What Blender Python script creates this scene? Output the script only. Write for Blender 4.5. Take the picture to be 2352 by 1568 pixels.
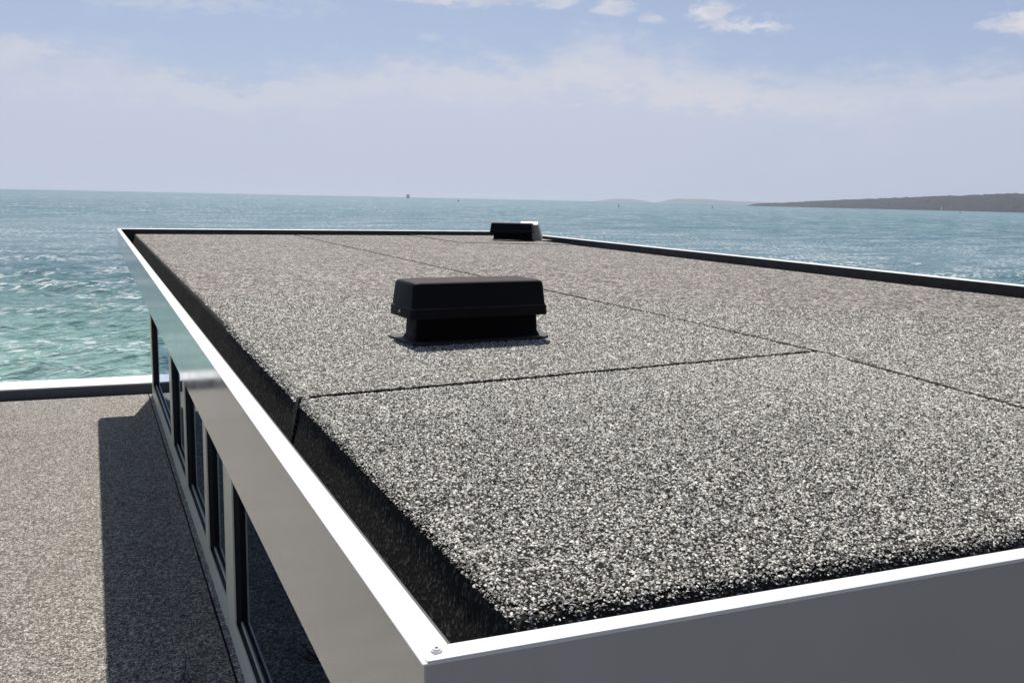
import bpy, bmesh, math, random
import numpy as np
from mathutils import Matrix, Vector

random.seed(7)
rng = np.random.default_rng(11)
sc = bpy.context.scene
COL = sc.collection
for o in list(bpy.data.objects):
    bpy.data.objects.remove(o, do_unlink=True)

# ------------------------------------------------------------------ camera
CAM_Z = 3.3                      # above the lower roof (z = 0)
SEA_Z = -12.7                    # sea level: camera is 16 m above the water
R = [[0.9082756594, -0.4178575689, 0.0207455683],
     [-0.0456717199, -0.1483202300, -0.9878842054],
     [0.4158718800, 0.8963236923, -0.1537998286]]   # rows: right, down, forward
cam_d = bpy.data.cameras.new('camera')
cam = bpy.data.objects.new('camera', cam_d)
COL.objects.link(cam)
right, down, fwd = (Vector(r) for r in R)
m = Matrix.Identity(4)
for i in range(3):
    m[i][0] = right[i]; m[i][1] = -down[i]; m[i][2] = -fwd[i]
m[2][3] = CAM_Z
cam.matrix_world = m
cam_d.sensor_width = 36.0
cam_d.lens = 36.0 * 2100 / 2352
cam_d.clip_start = 0.05
cam_d.clip_end = 150000
sc.camera = cam

# ------------------------------------------------------------------ sun
SUN_DIR = Vector((0.156, 0.656, 1.0)).normalized()      # towards the sun
SUN_EL = math.asin(SUN_DIR.z)
SUN_AZ = math.atan2(SUN_DIR.x, SUN_DIR.y)
sd = bpy.data.lights.new('sun', 'SUN')
sd.energy = 5.0
sd.angle = math.radians(0.53)
sd.color = (1.0, 0.955, 0.89)
so = bpy.data.objects.new('sun', sd)
COL.objects.link(so)
so.rotation_euler = (-SUN_DIR).to_track_quat('-Z', 'Y').to_euler()
so.location = (0, 0, 60)

# ------------------------------------------------------------------ view
sc.view_settings.view_transform = 'Standard'
sc.view_settings.look = 'None'
sc.view_settings.exposure = 0.0
sc.view_settings.gamma = 1.0
sc.view_settings.use_curve_mapping = False
sc.render.engine = 'CYCLES'
sc.cycles.volume_bounces = 0
sc.cycles.max_bounces = 8

# ------------------------------------------------------------------ node helper
class NB:
    """small wrapper round a node tree"""
    def __init__(s, nt):
        s.nt = nt
        nt.nodes.clear()
    def n(s, typ, ins=None, **props):
        nd = s.nt.nodes.new(typ)
        for k, v in props.items():
            setattr(nd, k, v)
        for k, v in (ins or {}).items():
            s.put(nd.inputs[k], v)
        return nd
    def put(s, sock, v):
        if isinstance(v, bpy.types.NodeSocket):
            s.nt.links.new(v, sock)
        elif isinstance(v, (tuple, list)) and sock.type == 'RGBA' and len(v) == 3:
            sock.default_value = (*v, 1)
        else:
            sock.default_value = v
    def math(s, op, a, b=0.0, c=0.0, clamp=False):
        nd = s.n('ShaderNodeMath', operation=op, use_clamp=clamp)
        s.put(nd.inputs[0], a); s.put(nd.inputs[1], b); s.put(nd.inputs[2], c)
        return nd.outputs[0]
    def smooth(s, v, a, b, lo=0.0, hi=1.0):
        nd = s.n('ShaderNodeMapRange', interpolation_type='SMOOTHSTEP')
        s.put(nd.inputs['Value'], v)
        nd.inputs['From Min'].default_value = a; nd.inputs['From Max'].default_value = b
        nd.inputs['To Min'].default_value = lo; nd.inputs['To Max'].default_value = hi
        return nd.outputs[0]
    def mix(s, f, a, b, blend='MIX'):
        nd = s.n('ShaderNodeMix', data_type='RGBA', blend_type=blend)
        s.put(nd.inputs[0], f); s.put(nd.inputs[6], a); s.put(nd.inputs[7], b)
        return nd.outputs[2]
    def noise(s, vec, scale, detail=3.0, rough=0.5, **kw):
        nd = s.n('ShaderNodeTexNoise', {'Scale': scale, 'Detail': detail, 'Roughness': rough}, **kw)
        if vec is not None:
            s.nt.links.new(vec, nd.inputs['Vector'])
        return nd.outputs['Fac']
    def ramp(s, f, stops, interp='LINEAR'):
        nd = s.n('ShaderNodeValToRGB')
        nd.color_ramp.interpolation = interp
        els = nd.color_ramp.elements
        while len(els) < len(stops):
            els.new(0.5)
        for e, (p, c) in zip(els, stops):
            e.position = p
            e.color = (*c, 1) if len(c) == 3 else c
        s.put(nd.inputs[0], f)
        return nd.outputs[0]

# ------------------------------------------------------------------ world: sky and clouds
world = bpy.data.worlds.new('World')
sc.world = world
world.use_nodes = True
w = NB(world.node_tree)
SKY_STRENGTH = 0.075
sky = w.n('ShaderNodeTexSky', sky_type='NISHITA', sun_disc=False, sun_elevation=SUN_EL,
          sun_rotation=SUN_AZ, air_density=1.0, dust_density=1.2, ozone_density=1.6, altitude=10)
geo = w.n('ShaderNodeTexCoord')
sep = w.n('ShaderNodeSeparateXYZ', {0: geo.outputs['Generated']})
dx, dy, dz = sep.outputs
az = w.math('MULTIPLY', w.math('ARCTAN2', dx, dy), 180 / math.pi)
el = w.math('MULTIPLY', w.math('ARCSINE', dz), 180 / math.pi)
# cloud-texture space: azimuth x stretched elevation
cvec = w.n('ShaderNodeCombineXYZ', {0: w.math('MULTIPLY', az, 0.1), 1: w.math('MULTIPLY', el, 0.24), 2: 1.7}).outputs[0]
n_big = w.noise(cvec, 1.6, 5.0, 0.55)
n_fine = w.noise(cvec, 4.2, 6.0, 0.6)
n_soft = w.noise(cvec, 0.9, 2.0, 0.5)
n_wisp = w.noise(cvec, 11.0, 6.0, 0.65)
# bank of low haze cloud: height of its top against azimuth
bank_pts = [(-3.76, 7.9), (0.4, 7.7), (4.9, 7.2), (8.4, 6.5), (10.9, 7.3), (14.7, 7.5), (19.9, 8.3), (25.2, 8.2),
            (27.6, 9.4), (29.0, 9.9), (31.7, 9.3), (35.6, 8.5), (38.1, 7.9), (43.0, 7.3), (47.6, 7.5), (53.0, 7.6)]
cur = w.n('ShaderNodeFloatCurve')
c = cur.mapping.curves[0]
pts = [(0.0, 0.42)] + [((a + 20) / 90, (h - 4) / 8) for a, h in bank_pts] + [(1.0, 0.42)]
while len(c.points) < len(pts):
    c.points.new(0.5, 0.5)
for p, q in zip(c.points, pts):
    p.location = q
cur.mapping.update()
w.put(cur.inputs['Value'], w.math('DIVIDE', w.math('ADD', az, 20.0), 90.0, clamp=True))
top = w.math('MULTIPLY_ADD', cur.outputs[0], 8.0, 4.0)
top = w.math('ADD', top, w.math('MULTIPLY', w.math('SUBTRACT', n_fine, 0.5), 4.2))
top = w.math('ADD', top, w.math('MULTIPLY', w.math('SUBTRACT', n_wisp, 0.5), 2.6))
below = w.math('SUBTRACT', top, el)
bank = w.smooth(below, -1.2, 2.2)
rim = w.math('MULTIPLY', w.smooth(below, 0.0, 0.7), w.smooth(below, 3.4, 0.6))
# scattered small cumulus higher up
def puff(a, e, ra, re, gain=1.0):
    u = w.math('DIVIDE', w.math('SUBTRACT', az, a), ra)
    v = w.math('DIVIDE', w.math('SUBTRACT', el, e), re)
    d = w.math('SQRT', w.math('ADD', w.math('MULTIPLY', u, u), w.math('MULTIPLY', v, v)))
    d = w.math('ADD', d, w.math('MULTIPLY', w.math('SUBTRACT', n_fine, 0.5), 3.0))
    d = w.math('ADD', d, w.math('MULTIPLY', w.math('SUBTRACT', n_wisp, 0.5), 2.2))
    d = w.math('ADD', d, w.math('MULTIPLY', w.smooth(v, -0.2, -0.9), 0.5))     # flatter base
    return w.smooth(d, 1.25, 0.25, 0.0, gain)
cum = None
for args in [(36.0, 10.9, 1.3, 0.75), (38.6, 10.15, 2.6, 0.55, 0.85), (20.6, 11.75, 5.2, 0.85, 0.85), (30.5, 11.2, 1.2, 0.7, 0.9),
             (27.4, 11.5, 1.4, 0.6, 0.75), (52.9, 9.7, 1.9, 0.85), (33.0, 10.6, 0.8, 0.4, 0.6), (19.6, 9.4, 0.9, 0.35, 0.35),
             (-2.5, 12.4, 5.0, 1.6, 0.4), (4.0, 11.0, 8.0, 1.8, 0.35)]:
    p = puff(*args)
    cum = p if cum is None else w.math('MAXIMUM', cum, p)
# the same broken cloud carries on over the rest of the sky, out of frame
hi_vec = w.n('ShaderNodeMapping', {'Vector': geo.outputs['Generated'], 'Scale': (3.0, 3.0, 5.5), 'Location': (2.3, 0.7, 0.0)}).outputs[0]
n_hi = w.noise(hi_vec, 1.4, 6.0, 0.55)
hi = w.math('MULTIPLY', w.smooth(n_hi, 0.60, 0.74), w.smooth(el, 13.0, 18.0))
cum = w.math('MAXIMUM', cum, w.math('MULTIPLY', hi, 0.8))
band = None
for args in [(39.0, 6.3, 11.0, 1.5, 0.75), (25.5, 7.3, 7.0, 1.2, 0.6), (51.0, 6.9, 5.0, 0.9, 0.6), (16.0, 7.0, 4.0, 0.8, 0.4), (-1.0, 7.2, 5.0, 0.8, 0.45), (33.0, 8.6, 4.0, 1.0, 0.5)]:
    p = puff(*args)
    band = p if band is None else w.math('MAXIMUM', band, p)
K = 1.0 / SKY_STRENGTH
def col(r, g, b):
    return (r * K, g * K, b * K)
clear = w.mix(w.smooth(el, 6.0, 24.0, 0.52, 0.06), sky.outputs[0], col(0.46, 0.545, 0.83))          # thin milky veil over the blue
bank_col = w.ramp(w.math('DIVIDE', el, 9.0, clamp=True),
                  [(0.0, (0.520, 0.575, 0.735)), (0.25, (0.545, 0.580, 0.735)), (0.7, (0.575, 0.61, 0.735)), (1.0, (0.62, 0.645, 0.74))])
bank_col = w.mix(w.math('MULTIPLY', w.smooth(n_soft, 0.35, 0.7), 0.6), bank_col, (0.51, 0.585, 0.70))
bank_col = w.mix(w.math('MULTIPLY', rim, w.smooth(n_big, 0.42, 0.6, 0.1, 0.75)), bank_col, (0.70, 0.69, 0.735))
bank_col = w.mix(band, bank_col, (0.685, 0.685, 0.735))
bank_col = w.mix(1.0, bank_col, (K, K, K), 'MULTIPLY')
skyc = w.mix(w.math('MULTIPLY', bank, 0.90), clear, bank_col)
cum_col = w.mix(w.smooth(n_fine, 0.35, 0.62), col(0.60, 0.62, 0.71), col(0.78, 0.76, 0.79))
skyc = w.mix(w.math('MULTIPLY', cum, 0.88), skyc, cum_col)
bg = w.n('ShaderNodeBackground', {'Color': skyc, 'Strength': SKY_STRENGTH})
w.n('ShaderNodeOutputWorld', {'Surface': bg.outputs[0]})

# ------------------------------------------------------------------ materials
MATS = {}
def material(name):
    mt = bpy.data.materials.new(name)
    mt.use_nodes = True
    b = NB(mt.node_tree)
    out = b.n('ShaderNodeOutputMaterial')
    MATS[name] = mt
    return mt, b, out
def plain(name, color, rough=0.5, metallic=0.0, var=0.06, vscale=6.0, bump=0.0, bscale=80.0, spec=0.5, coat=0.0, dirt=0.0):
    mt, b, out = material(name)
    tc = b.n('ShaderNodeTexCoord').outputs['Object']
    nz = b.noise(tc, vscale, 4.0, 0.6)
    c = b.mix(b.smooth(nz, 0.3, 0.7), tuple(x * (1 - var) for x in color), tuple(min(1, x * (1 + var)) for x in color))
    if dirt:
        nd = b.noise(tc, vscale * 0.35, 6.0, 0.65)
        c = b.mix(b.math('MULTIPLY', b.smooth(nd, 0.5, 0.75), dirt), c, (0.13, 0.115, 0.095))
    rr = b.smooth(b.noise(tc, vscale * 2.3, 3.0), 0.3, 0.7, rough * 0.85, min(1, rough * 1.15))
    pr = b.n('ShaderNodeBsdfPrincipled', {'Base Color': c, 'Roughness': rr, 'Metallic': metallic,
                                         'Specular IOR Level': spec, 'Coat Weight': coat})
    if bump:
        bp = b.n('ShaderNodeBump', {'Strength': bump, 'Distance': 0.002, 'Height': b.noise(tc, bscale, 3.0)})
        b.put(pr.inputs['Normal'], bp.outputs[0])
    b.put(out.inputs['Surface'], pr.outputs[0])
    return mt

plain('white_powder_coat', (0.80, 0.80, 0.79), 0.38, var=0.025, vscale=3.0, bump=0.06, bscale=400, dirt=0.10)
plain('coping_white', (0.80, 0.80, 0.79), 0.45, var=0.03, vscale=2.0, dirt=0.12)
plain('silver_paint', (0.60, 0.595, 0.585), 0.13, metallic=0.66, var=0.02, vscale=1.2, bump=0.0)
plain('frame_grey', (0.82, 0.77, 0.60), 0.35, var=0.04)
plain('parapet_grey', (0.13, 0.132, 0.145), 0.35, var=0.04)
plain('dark_bracket', (0.011, 0.0105, 0.010), 0.7, spec=0.1)
plain('black_gasket', (0.010, 0.010, 0.011), 0.6)
plain('gutter_dark', (0.020, 0.020, 0.020), 0.55, var=0.2)
plain('deck_dark', (0.030, 0.029, 0.028), 0.85)
plain('bracket_steel', (0.32, 0.31, 0.29), 0.4, metallic=0.6)
plain('vent_black', (0.0032, 0.0032, 0.0040), 0.55, var=0.15, vscale=9, bump=0.12, bscale=220, spec=0.06)
plain('vent_top_black', (0.0075, 0.0075, 0.009), 0.45, var=0.2, vscale=9, bump=0.12, bscale=220, spec=0.22, dirt=0.04)
plain('vent_grey', (0.40, 0.385, 0.32), 0.6, var=0.08)
plain('flange_grey', (0.48, 0.47, 0.44), 0.6, var=0.1)
plain('bitumen', (0.022, 0.021, 0.021), 0.6, var=0.2, bump=0.3, bscale=300)
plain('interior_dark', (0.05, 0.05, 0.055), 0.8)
plain('wall_render', (0.35, 0.34, 0.32), 0.8, bump=0.3)
plain('added_storey_dark', (0.125, 0.130, 0.155), 0.6, var=0.1)  # only on the storey added behind the camera
plain('twig_bark', (0.02, 0.017, 0.014), 0.8)
plain('ship_grey', (0.07, 0.075, 0.085), 0.6)
plain('ship_white', (0.35, 0.36, 0.37), 0.6)
plain('beacon_white', (0.75, 0.75, 0.73), 0.6)
plain('buoy_dark', (0.03, 0.03, 0.03), 0.6)

def gravel_material(name, tint, cell=0.0085, tone_attr=False, mid_=0.375, ysc=0.8, wts=(0.60, 0.40, 0.12), gain=1.5):
    mt, b, out = material(name)
    tc = b.n('ShaderNodeTexCoord').outputs['Object']
    tnt = lambda c_: tuple(min(0.9, x * t) for x, t in zip(c_, tint))
    stops = [(0.0, tnt((0.030, 0.030, 0.029))), (0.28, tnt((0.075, 0.074, 0.071))), (0.48, tnt((0.20, 0.197, 0.188))), (0.72, tnt((0.46, 0.455, 0.44))), (1.0, tnt((0.80, 0.795, 0.775)))]
    if tone_attr:
        at = b.n('ShaderNodeAttribute', attribute_name='tone')
        f = at.outputs['Fac']
        c = b.ramp(f, stops)
        hue = b.n('ShaderNodeAttribute', attribute_name='hue').outputs['Fac']
        c = b.mix(b.smooth(hue, 0.92, 1.0, 0, 0.3), c, (0.42, 0.30, 0.20))
        pr = b.n('ShaderNodeBsdfPrincipled', {'Base Color': c, 'Roughness': 0.75, 'Specular IOR Level': 0.35})
        b.put(out.inputs['Surface'], pr.outputs[0])
        return mt
    tcw = tc
    tc = b.n('ShaderNodeMapping', {'Vector': tc, 'Scale': (1.0, ysc, 1.0)}).outputs[0]
    wob = b.n('ShaderNodeTexNoise', {'Scale': 45.0, 'Detail': 2.0, 'Vector': tc}).outputs['Color']
    vec = b.n('ShaderNodeMix', data_type='VECTOR', factor_mode='UNIFORM')
    v1 = b.n('ShaderNodeVectorMath', operation='MULTIPLY_ADD')
    b.put(v1.inputs[0], wob); v1.inputs[1].default_value = (0.012,) * 3; b.put(v1.inputs[2], tc)
    vo = b.n('ShaderNodeTexVoronoi', {'Vector': v1.outputs[0], 'Scale': 1 / cell, 'Randomness': 1.0})
    rnd = b.n('ShaderNodeSeparateColor', {0: vo.outputs['Color']})
    tone = rnd.outputs[0]
    # clumps: several chips of one tone lying together, so the speckle carries on far off
    vo2 = b.n('ShaderNodeTexVoronoi', {'Vector': v1.outputs[0], 'Scale': 0.36 / cell, 'Randomness': 1.0})
    t2 = b.n('ShaderNodeSeparateColor', {0: vo2.outputs['Color']}).outputs[0]
    vo3 = b.n('ShaderNodeTexVoronoi', {'Vector': v1.outputs[0], 'Scale': 0.13 / cell, 'Randomness': 1.0})
    t3 = b.n('ShaderNodeSeparateColor', {0: vo3.outputs['Color']}).outputs[0]
    f = b.math('ADD', b.math('MULTIPLY', tone, wts[0]), b.math('ADD', b.math('MULTIPLY', t2, wts[1]), b.math('MULTIPLY', t3, wts[2])))
    f = b.math('MULTIPLY_ADD', b.math('SUBTRACT', f, 0.5 * sum(wts)), gain, mid_, clamp=True)
    c = b.ramp(f, stops)
    c = b.mix(b.smooth(rnd.outputs[1], 0.88, 1.0, 0, 0.4), c, (0.40, 0.25, 0.19))
    big = b.noise(tcw, 0.8, 5.0, 0.6)
    c = b.mix(b.smooth(big, 0.35, 0.65, 0.0, 0.10), c, tnt((0.16, 0.15, 0.135)))
    pr = b.n('ShaderNodeBsdfPrincipled', {'Base Color': c, 'Roughness': 0.8, 'Specular IOR Level': 0.3})
    h = b.math('SUBTRACT', 1.0, vo.outputs['Distance'])
    bp = b.n('ShaderNodeBump', {'Strength': 0.5, 'Distance': 0.003, 'Height': h})
    b.put(pr.inputs['Normal'], bp.outputs[0])
    b.put(out.inputs['Surface'], pr.outputs[0])
    return mt
mt = MATS['vent_top_black']; b = NB(mt.node_tree)
out = b.n('ShaderNodeOutputMaterial'); tc = b.n('ShaderNodeTexCoord').outputs['Object']
nz_ = b.n('ShaderNodeSeparateXYZ', {0: b.n('ShaderNodeNewGeometry').outputs['Normal']}).outputs[2]
dn = b.noise(tc, 14.0, 5.0, 0.6)
dust = b.math('MULTIPLY', b.smooth(nz_, 0.55, 0.95), b.smooth(dn, 0.25, 0.7, 0.55, 1.0))
c = b.mix(dust, (0.0062, 0.0064, 0.0088), (0.085, 0.070, 0.063))
pr = b.n('ShaderNodeBsdfPrincipled', {'Base Color': c, 'Roughness': b.smooth(dust, 0, 1, 0.5, 0.7), 'Specular IOR Level': 0.09})
bp = b.n('ShaderNodeBump', {'Strength': 0.1, 'Distance': 0.002, 'Height': b.noise(tc, 220.0)})
b.put(pr.inputs['Normal'], bp.outputs[0]); b.put(out.inputs['Surface'], pr.outputs[0])

gravel_material('chip_felt', (0.80, 0.745, 0.685), cell=0.0080, gain=1.9)
gravel_material('chip_felt_warm', (1.08, 1.025, 0.92), cell=0.0065, mid_=0.42, ysc=0.8, wts=(0.62, 0.34, 0.05), gain=1.15)
gravel_material('chip_stone', (1.0, 0.99, 0.955), tone_attr=True)

plain('felt_under_chips', (0.020, 0.0195, 0.018), 0.95, var=0.3, vscale=60, spec=0.05)
mt, b, out = material('felt_edge')
tc = b.n('ShaderNodeTexCoord').outputs['Object']
vo = b.n('ShaderNodeTexVoronoi', {'Vector': tc, 'Scale': 120.0})
rn = b.n('ShaderNodeSeparateColor', {0: vo.outputs['Color']}).outputs[0]
c = b.mix(b.smooth(rn, 0.72, 0.95), (0.036, 0.035, 0.032), (0.15, 0.145, 0.13))
c = b.mix(b.smooth(b.noise(tc, 3.0, 4.0), 0.45, 0.7, 0, 0.5), c, (0.042, 0.038, 0.033))
pr = b.n('ShaderNodeBsdfPrincipled', {'Base Color': c, 'Roughness': 0.85, 'Specular IOR Level': 0.2})
bp = b.n('ShaderNodeBump', {'Strength': 0.25, 'Distance': 0.002, 'Height': vo.outputs['Distance']})
b.put(pr.inputs['Normal'], bp.outputs[0])
b.put(out.inputs['Surface'], pr.outputs[0])

mt, b, out = material('window_glass')
fr = b.n('ShaderNodeFresnel', {'IOR': 1.75})
gl = b.n('ShaderNodeBsdfGlossy', {'Color': (0.74, 0.84, 1.0), 'Roughness': 0.02})
tr = b.n('ShaderNodeBsdfTransparent', {'Color': (0.30, 0.34, 0.38)})
b.put(out.inputs['Surface'], b.n('ShaderNodeMixShader', {0: fr.outputs[0], 1: tr.outputs[0], 2: gl.outputs[0]}).outputs[0])

# sea water
mt, b, out = material('sea_water')
tc = b.n('ShaderNodeTexCoord').outputs['Object']
dist = b.n('ShaderNodeVectorMath', {0: tc}, operation='LENGTH').outputs['Value']
sx = b.n('ShaderNodeSeparateXYZ', {0: tc})
shore = b.math('ADD', b.math('MULTIPLY', sx.outputs[1], 0.9), b.math('MULTIPLY', sx.outputs[0], 0.75))
patch = b.noise(tc, 0.006, 4.0, 0.55)
sh = b.math('ADD', shore, b.math('MULTIPLY', b.math('SUBTRACT', patch, 0.5), 110.0))
shallow = (0.330, 0.540, 0.490)
mids = (0.085, 0.205, 0.235)
deep = (0.016, 0.122, 0.172)
wc = b.mix(b.smooth(sh, 55, 185), shallow, mids)
wc = b.mix(b.smooth(sh, 260, 700), wc, deep)
wc = b.mix(b.smooth(b.noise(tc, 0.0016, 4.0), 0.42, 0.62, 0.0, 0.45), wc, (0.034, 0.142, 0.176))
foam_attr = b.n('ShaderNodeAttribute', attribute_name='crest').outputs['Fac']
str_map = b.n('ShaderNodeMapping', {'Vector': tc, 'Rotation': (0, 0, math.radians(17)), 'Scale': (0.55, 1.5, 1.0)}).outputs[0]
f1 = b.noise(str_map, 0.30, 4.0, 0.62)
f2 = b.noise(str_map, 0.045, 4.0, 0.6)
f3 = b.noise(str_map, 0.011, 5.0, 0.62)
deep_b = b.n('ShaderNodeMapping', {'Vector': tc, 'Rotation': (0, 0, math.radians(20)), 'Scale': (1.3, 0.75, 1.0)}).outputs[0]
deep_c = b.n('ShaderNodeMapping', {'Vector': tc, 'Rotation': (0, 0, math.radians(20)), 'Scale': (1.7, 0.55, 1.0)}).outputs[0]
fa = b.noise(str_map, 0.95, 3.0, 0.6)
fb = b.noise(deep_b, 0.26, 3.0, 0.62)
fc = b.noise(deep_c, 0.085, 3.0, 0.62)
fd = b.noise(deep_c, 0.018, 3.0, 0.62)
g_ = b.smooth(f3, 0.36, 0.60, 0.5, 1.0)
cap_glint_a = b.math('MULTIPLY', b.smooth(fa, 0.535, 0.585), b.smooth(b.math('ADD', f2, b.math('MULTIPLY', foam_attr, 0.16)), 0.43, 0.57, 0.10, 1.0))
cap_glint_b = b.math('MULTIPLY', b.smooth(fb, 0.615, 0.64), b.smooth(dist, 120, 350, 0.0, 1.0))
cap_glint_c = b.math('MULTIPLY', b.smooth(fc, 0.625, 0.645), b.smooth(dist, 350, 1000, 0.0, 0.9))
cap_glint_d = b.math('MULTIPLY', b.smooth(fd, 0.635, 0.655), b.smooth(dist, 1300, 3000, 0.0, 0.8))
cap_glints = b.math('MULTIPLY', b.math('MAXIMUM', b.math('MAXIMUM', cap_glint_a, cap_glint_d), b.math('MAXIMUM', cap_glint_b, cap_glint_c)), g_)  # white spots: whitecaps, and sun glints painted into the water colour
crest = b.math('MULTIPLY', b.smooth(foam_attr, 0.45, 0.85), b.smooth(f1, 0.40, 0.58))
foam_glint = b.math('MAXIMUM', cap_glints, crest, clamp=True)
foam_glint = b.math('MULTIPLY', foam_glint, b.smooth(dist, 2500, 9000, 1.0, 0.4))
wc = b.mix(foam_glint, wc, (0.84, 0.86, 0.86))
rough = b.math('ADD', b.smooth(dist, 70, 900, 0.10, 0.50), b.math('MULTIPLY', foam_glint, 0.6))
pr = b.n('ShaderNodeBsdfPrincipled', {'Base Color': wc, 'Roughness': rough, 'IOR': 1.33, 'Specular IOR Level': 0.24})
wv1 = b.noise(str_map, 1.3, 6.0, 0.68)
wv2 = b.noise(str_map, 0.12, 5.0, 0.62)
bp1 = b.n('ShaderNodeBump', {'Strength': 1.0, 'Distance': 0.55, 'Height': wv1})
bp2 = b.n('ShaderNodeBump', {'Strength': 1.0, 'Distance': 3.2, 'Height': wv2, 'Normal': bp1.outputs[0]})
b.put(pr.inputs['Normal'], bp2.outputs[0])
b.put(out.inputs['Surface'], pr.outputs[0])

def veg(name, a, c_, scale):
    mt, b, out = material(name)
    tc = b.n('ShaderNodeTexCoord').outputs['Object']
    cc = b.mix(b.smooth(b.noise(tc, scale, 6.0, 0.65), 0.35, 0.65), a, c_)
    pr = b.n('ShaderNodeBsdfPrincipled', {'Base Color': cc, 'Roughness': 0.9, 'Specular IOR Level': 0.1})
    b.put(out.inputs['Surface'], pr.outputs[0])
veg('bush_cover', (0.008, 0.008, 0.009), (0.024, 0.022, 0.023), 0.012)
veg('far_land', (0.018, 0.026, 0.03), (0.03, 0.036, 0.036), 0.003)
veg('grass_ground', (0.05, 0.075, 0.03), (0.08, 0.10, 0.045), 0.6)

# ------------------------------------------------------------------ object helpers
def link(name, me, parent=None, mat=None, kind=None):
    o = bpy.data.objects.new(name, me)
    COL.objects.link(o)
    if mat:
        me.materials.append(MATS[mat])
    if parent is not None:
        o.parent = parent
        o.matrix_parent_inverse = parent.matrix_world.inverted() if False else Matrix.Identity(4)
    if kind:
        o['kind'] = kind
    return o
def thing(name, label, cat, loc=(0, 0, 0), rz=0.0, group=None):
    o = bpy.data.objects.new(name, None)
    COL.objects.link(o)
    o.location = loc
    o.rotation_euler = (0, 0, rz)
    o.empty_display_size = 0.2
    tag(o, label, cat, group)
    return o
def tag(o, label, cat, group=None):
    o['label'] = label; o['category'] = cat
    if group:
        o['group'] = group
def mesh_from(verts, faces, name='m', smooth=False):
    me = bpy.data.meshes.new(name)
    me.from_pydata([tuple(map(float, v)) for v in verts], [], faces)
    me.update()
    if smooth:
        me.polygons.foreach_set('use_smooth', [True] * len(me.polygons))
    return me
def bm_mesh(bm, name='m', bevel=0.0, seg=1, smooth_angle=None):
    if bevel:
        bmesh.ops.bevel(bm, geom=list(bm.edges), offset=bevel, segments=seg, affect='EDGES', profile=0.5)
    bmesh.ops.recalc_face_normals(bm, faces=bm.faces)
    me = bpy.data.meshes.new(name)
    bm.to_mesh(me)
    bm.free()
    if smooth_angle is not None:
        me.polygons.foreach_set('use_smooth', [True] * len(me.polygons))
        me.set_sharp_from_angle(angle=math.radians(smooth_angle))
    return me
def prism_bm(poly, z0, z1, bm=None):
    bm = bm or bmesh.new()
    zb = z0 if isinstance(z0, (list, tuple)) else [z0] * len(poly)
    zt = z1 if isinstance(z1, (list, tuple)) else [z1] * len(poly)
    lo = [bm.verts.new((p[0], p[1], z)) for p, z in zip(poly, zb)]
    hi = [bm.verts.new((p[0], p[1], z)) for p, z in zip(poly, zt)]
    n = len(poly)
    bm.faces.new(hi); bm.faces.new(lo[::-1])
    for i in range(n):
        j = (i + 1) % n
        bm.faces.new((lo[i], lo[j], hi[j], hi[i]))
    return bm
def prism(name, poly, z0, z1, mat, parent=None, bevel=0.0, seg=1, **kw):
    return link(name, bm_mesh(prism_bm(poly, z0, z1), name, bevel, seg), parent, mat, **kw)
def box(name, x0, x1, y0, y1, z0, z1, mat, parent=None, bevel=0.0, **kw):
    return prism(name, [(x0, y0), (x1, y0), (x1, y1), (x0, y1)], z0, z1, mat, parent, bevel, **kw)
def inset(poly, d):
    """move every side of a CCW polygon inwards by d"""
    n = len(poly); out = []
    L = []
    for i in range(n):
        p = np.array(poly[i]); q = np.array(poly[(i + 1) % n])
        t = (q - p) / np.linalg.norm(q - p)
        nn = np.array([-t[1], t[0]])
        di = d[i] if isinstance(d, (list, tuple)) else d
        L.append((p + nn * di, t))
    for i in range(n):
        p1, t1 = L[i - 1]; p2, t2 = L[i]
        A = np.array([[t1[0], -t2[0]], [t1[1], -t2[1]]])
        s = np.linalg.solve(A, p2 - p1)
        out.append(tuple(p1 + t1 * s[0]))
    return out

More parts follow.
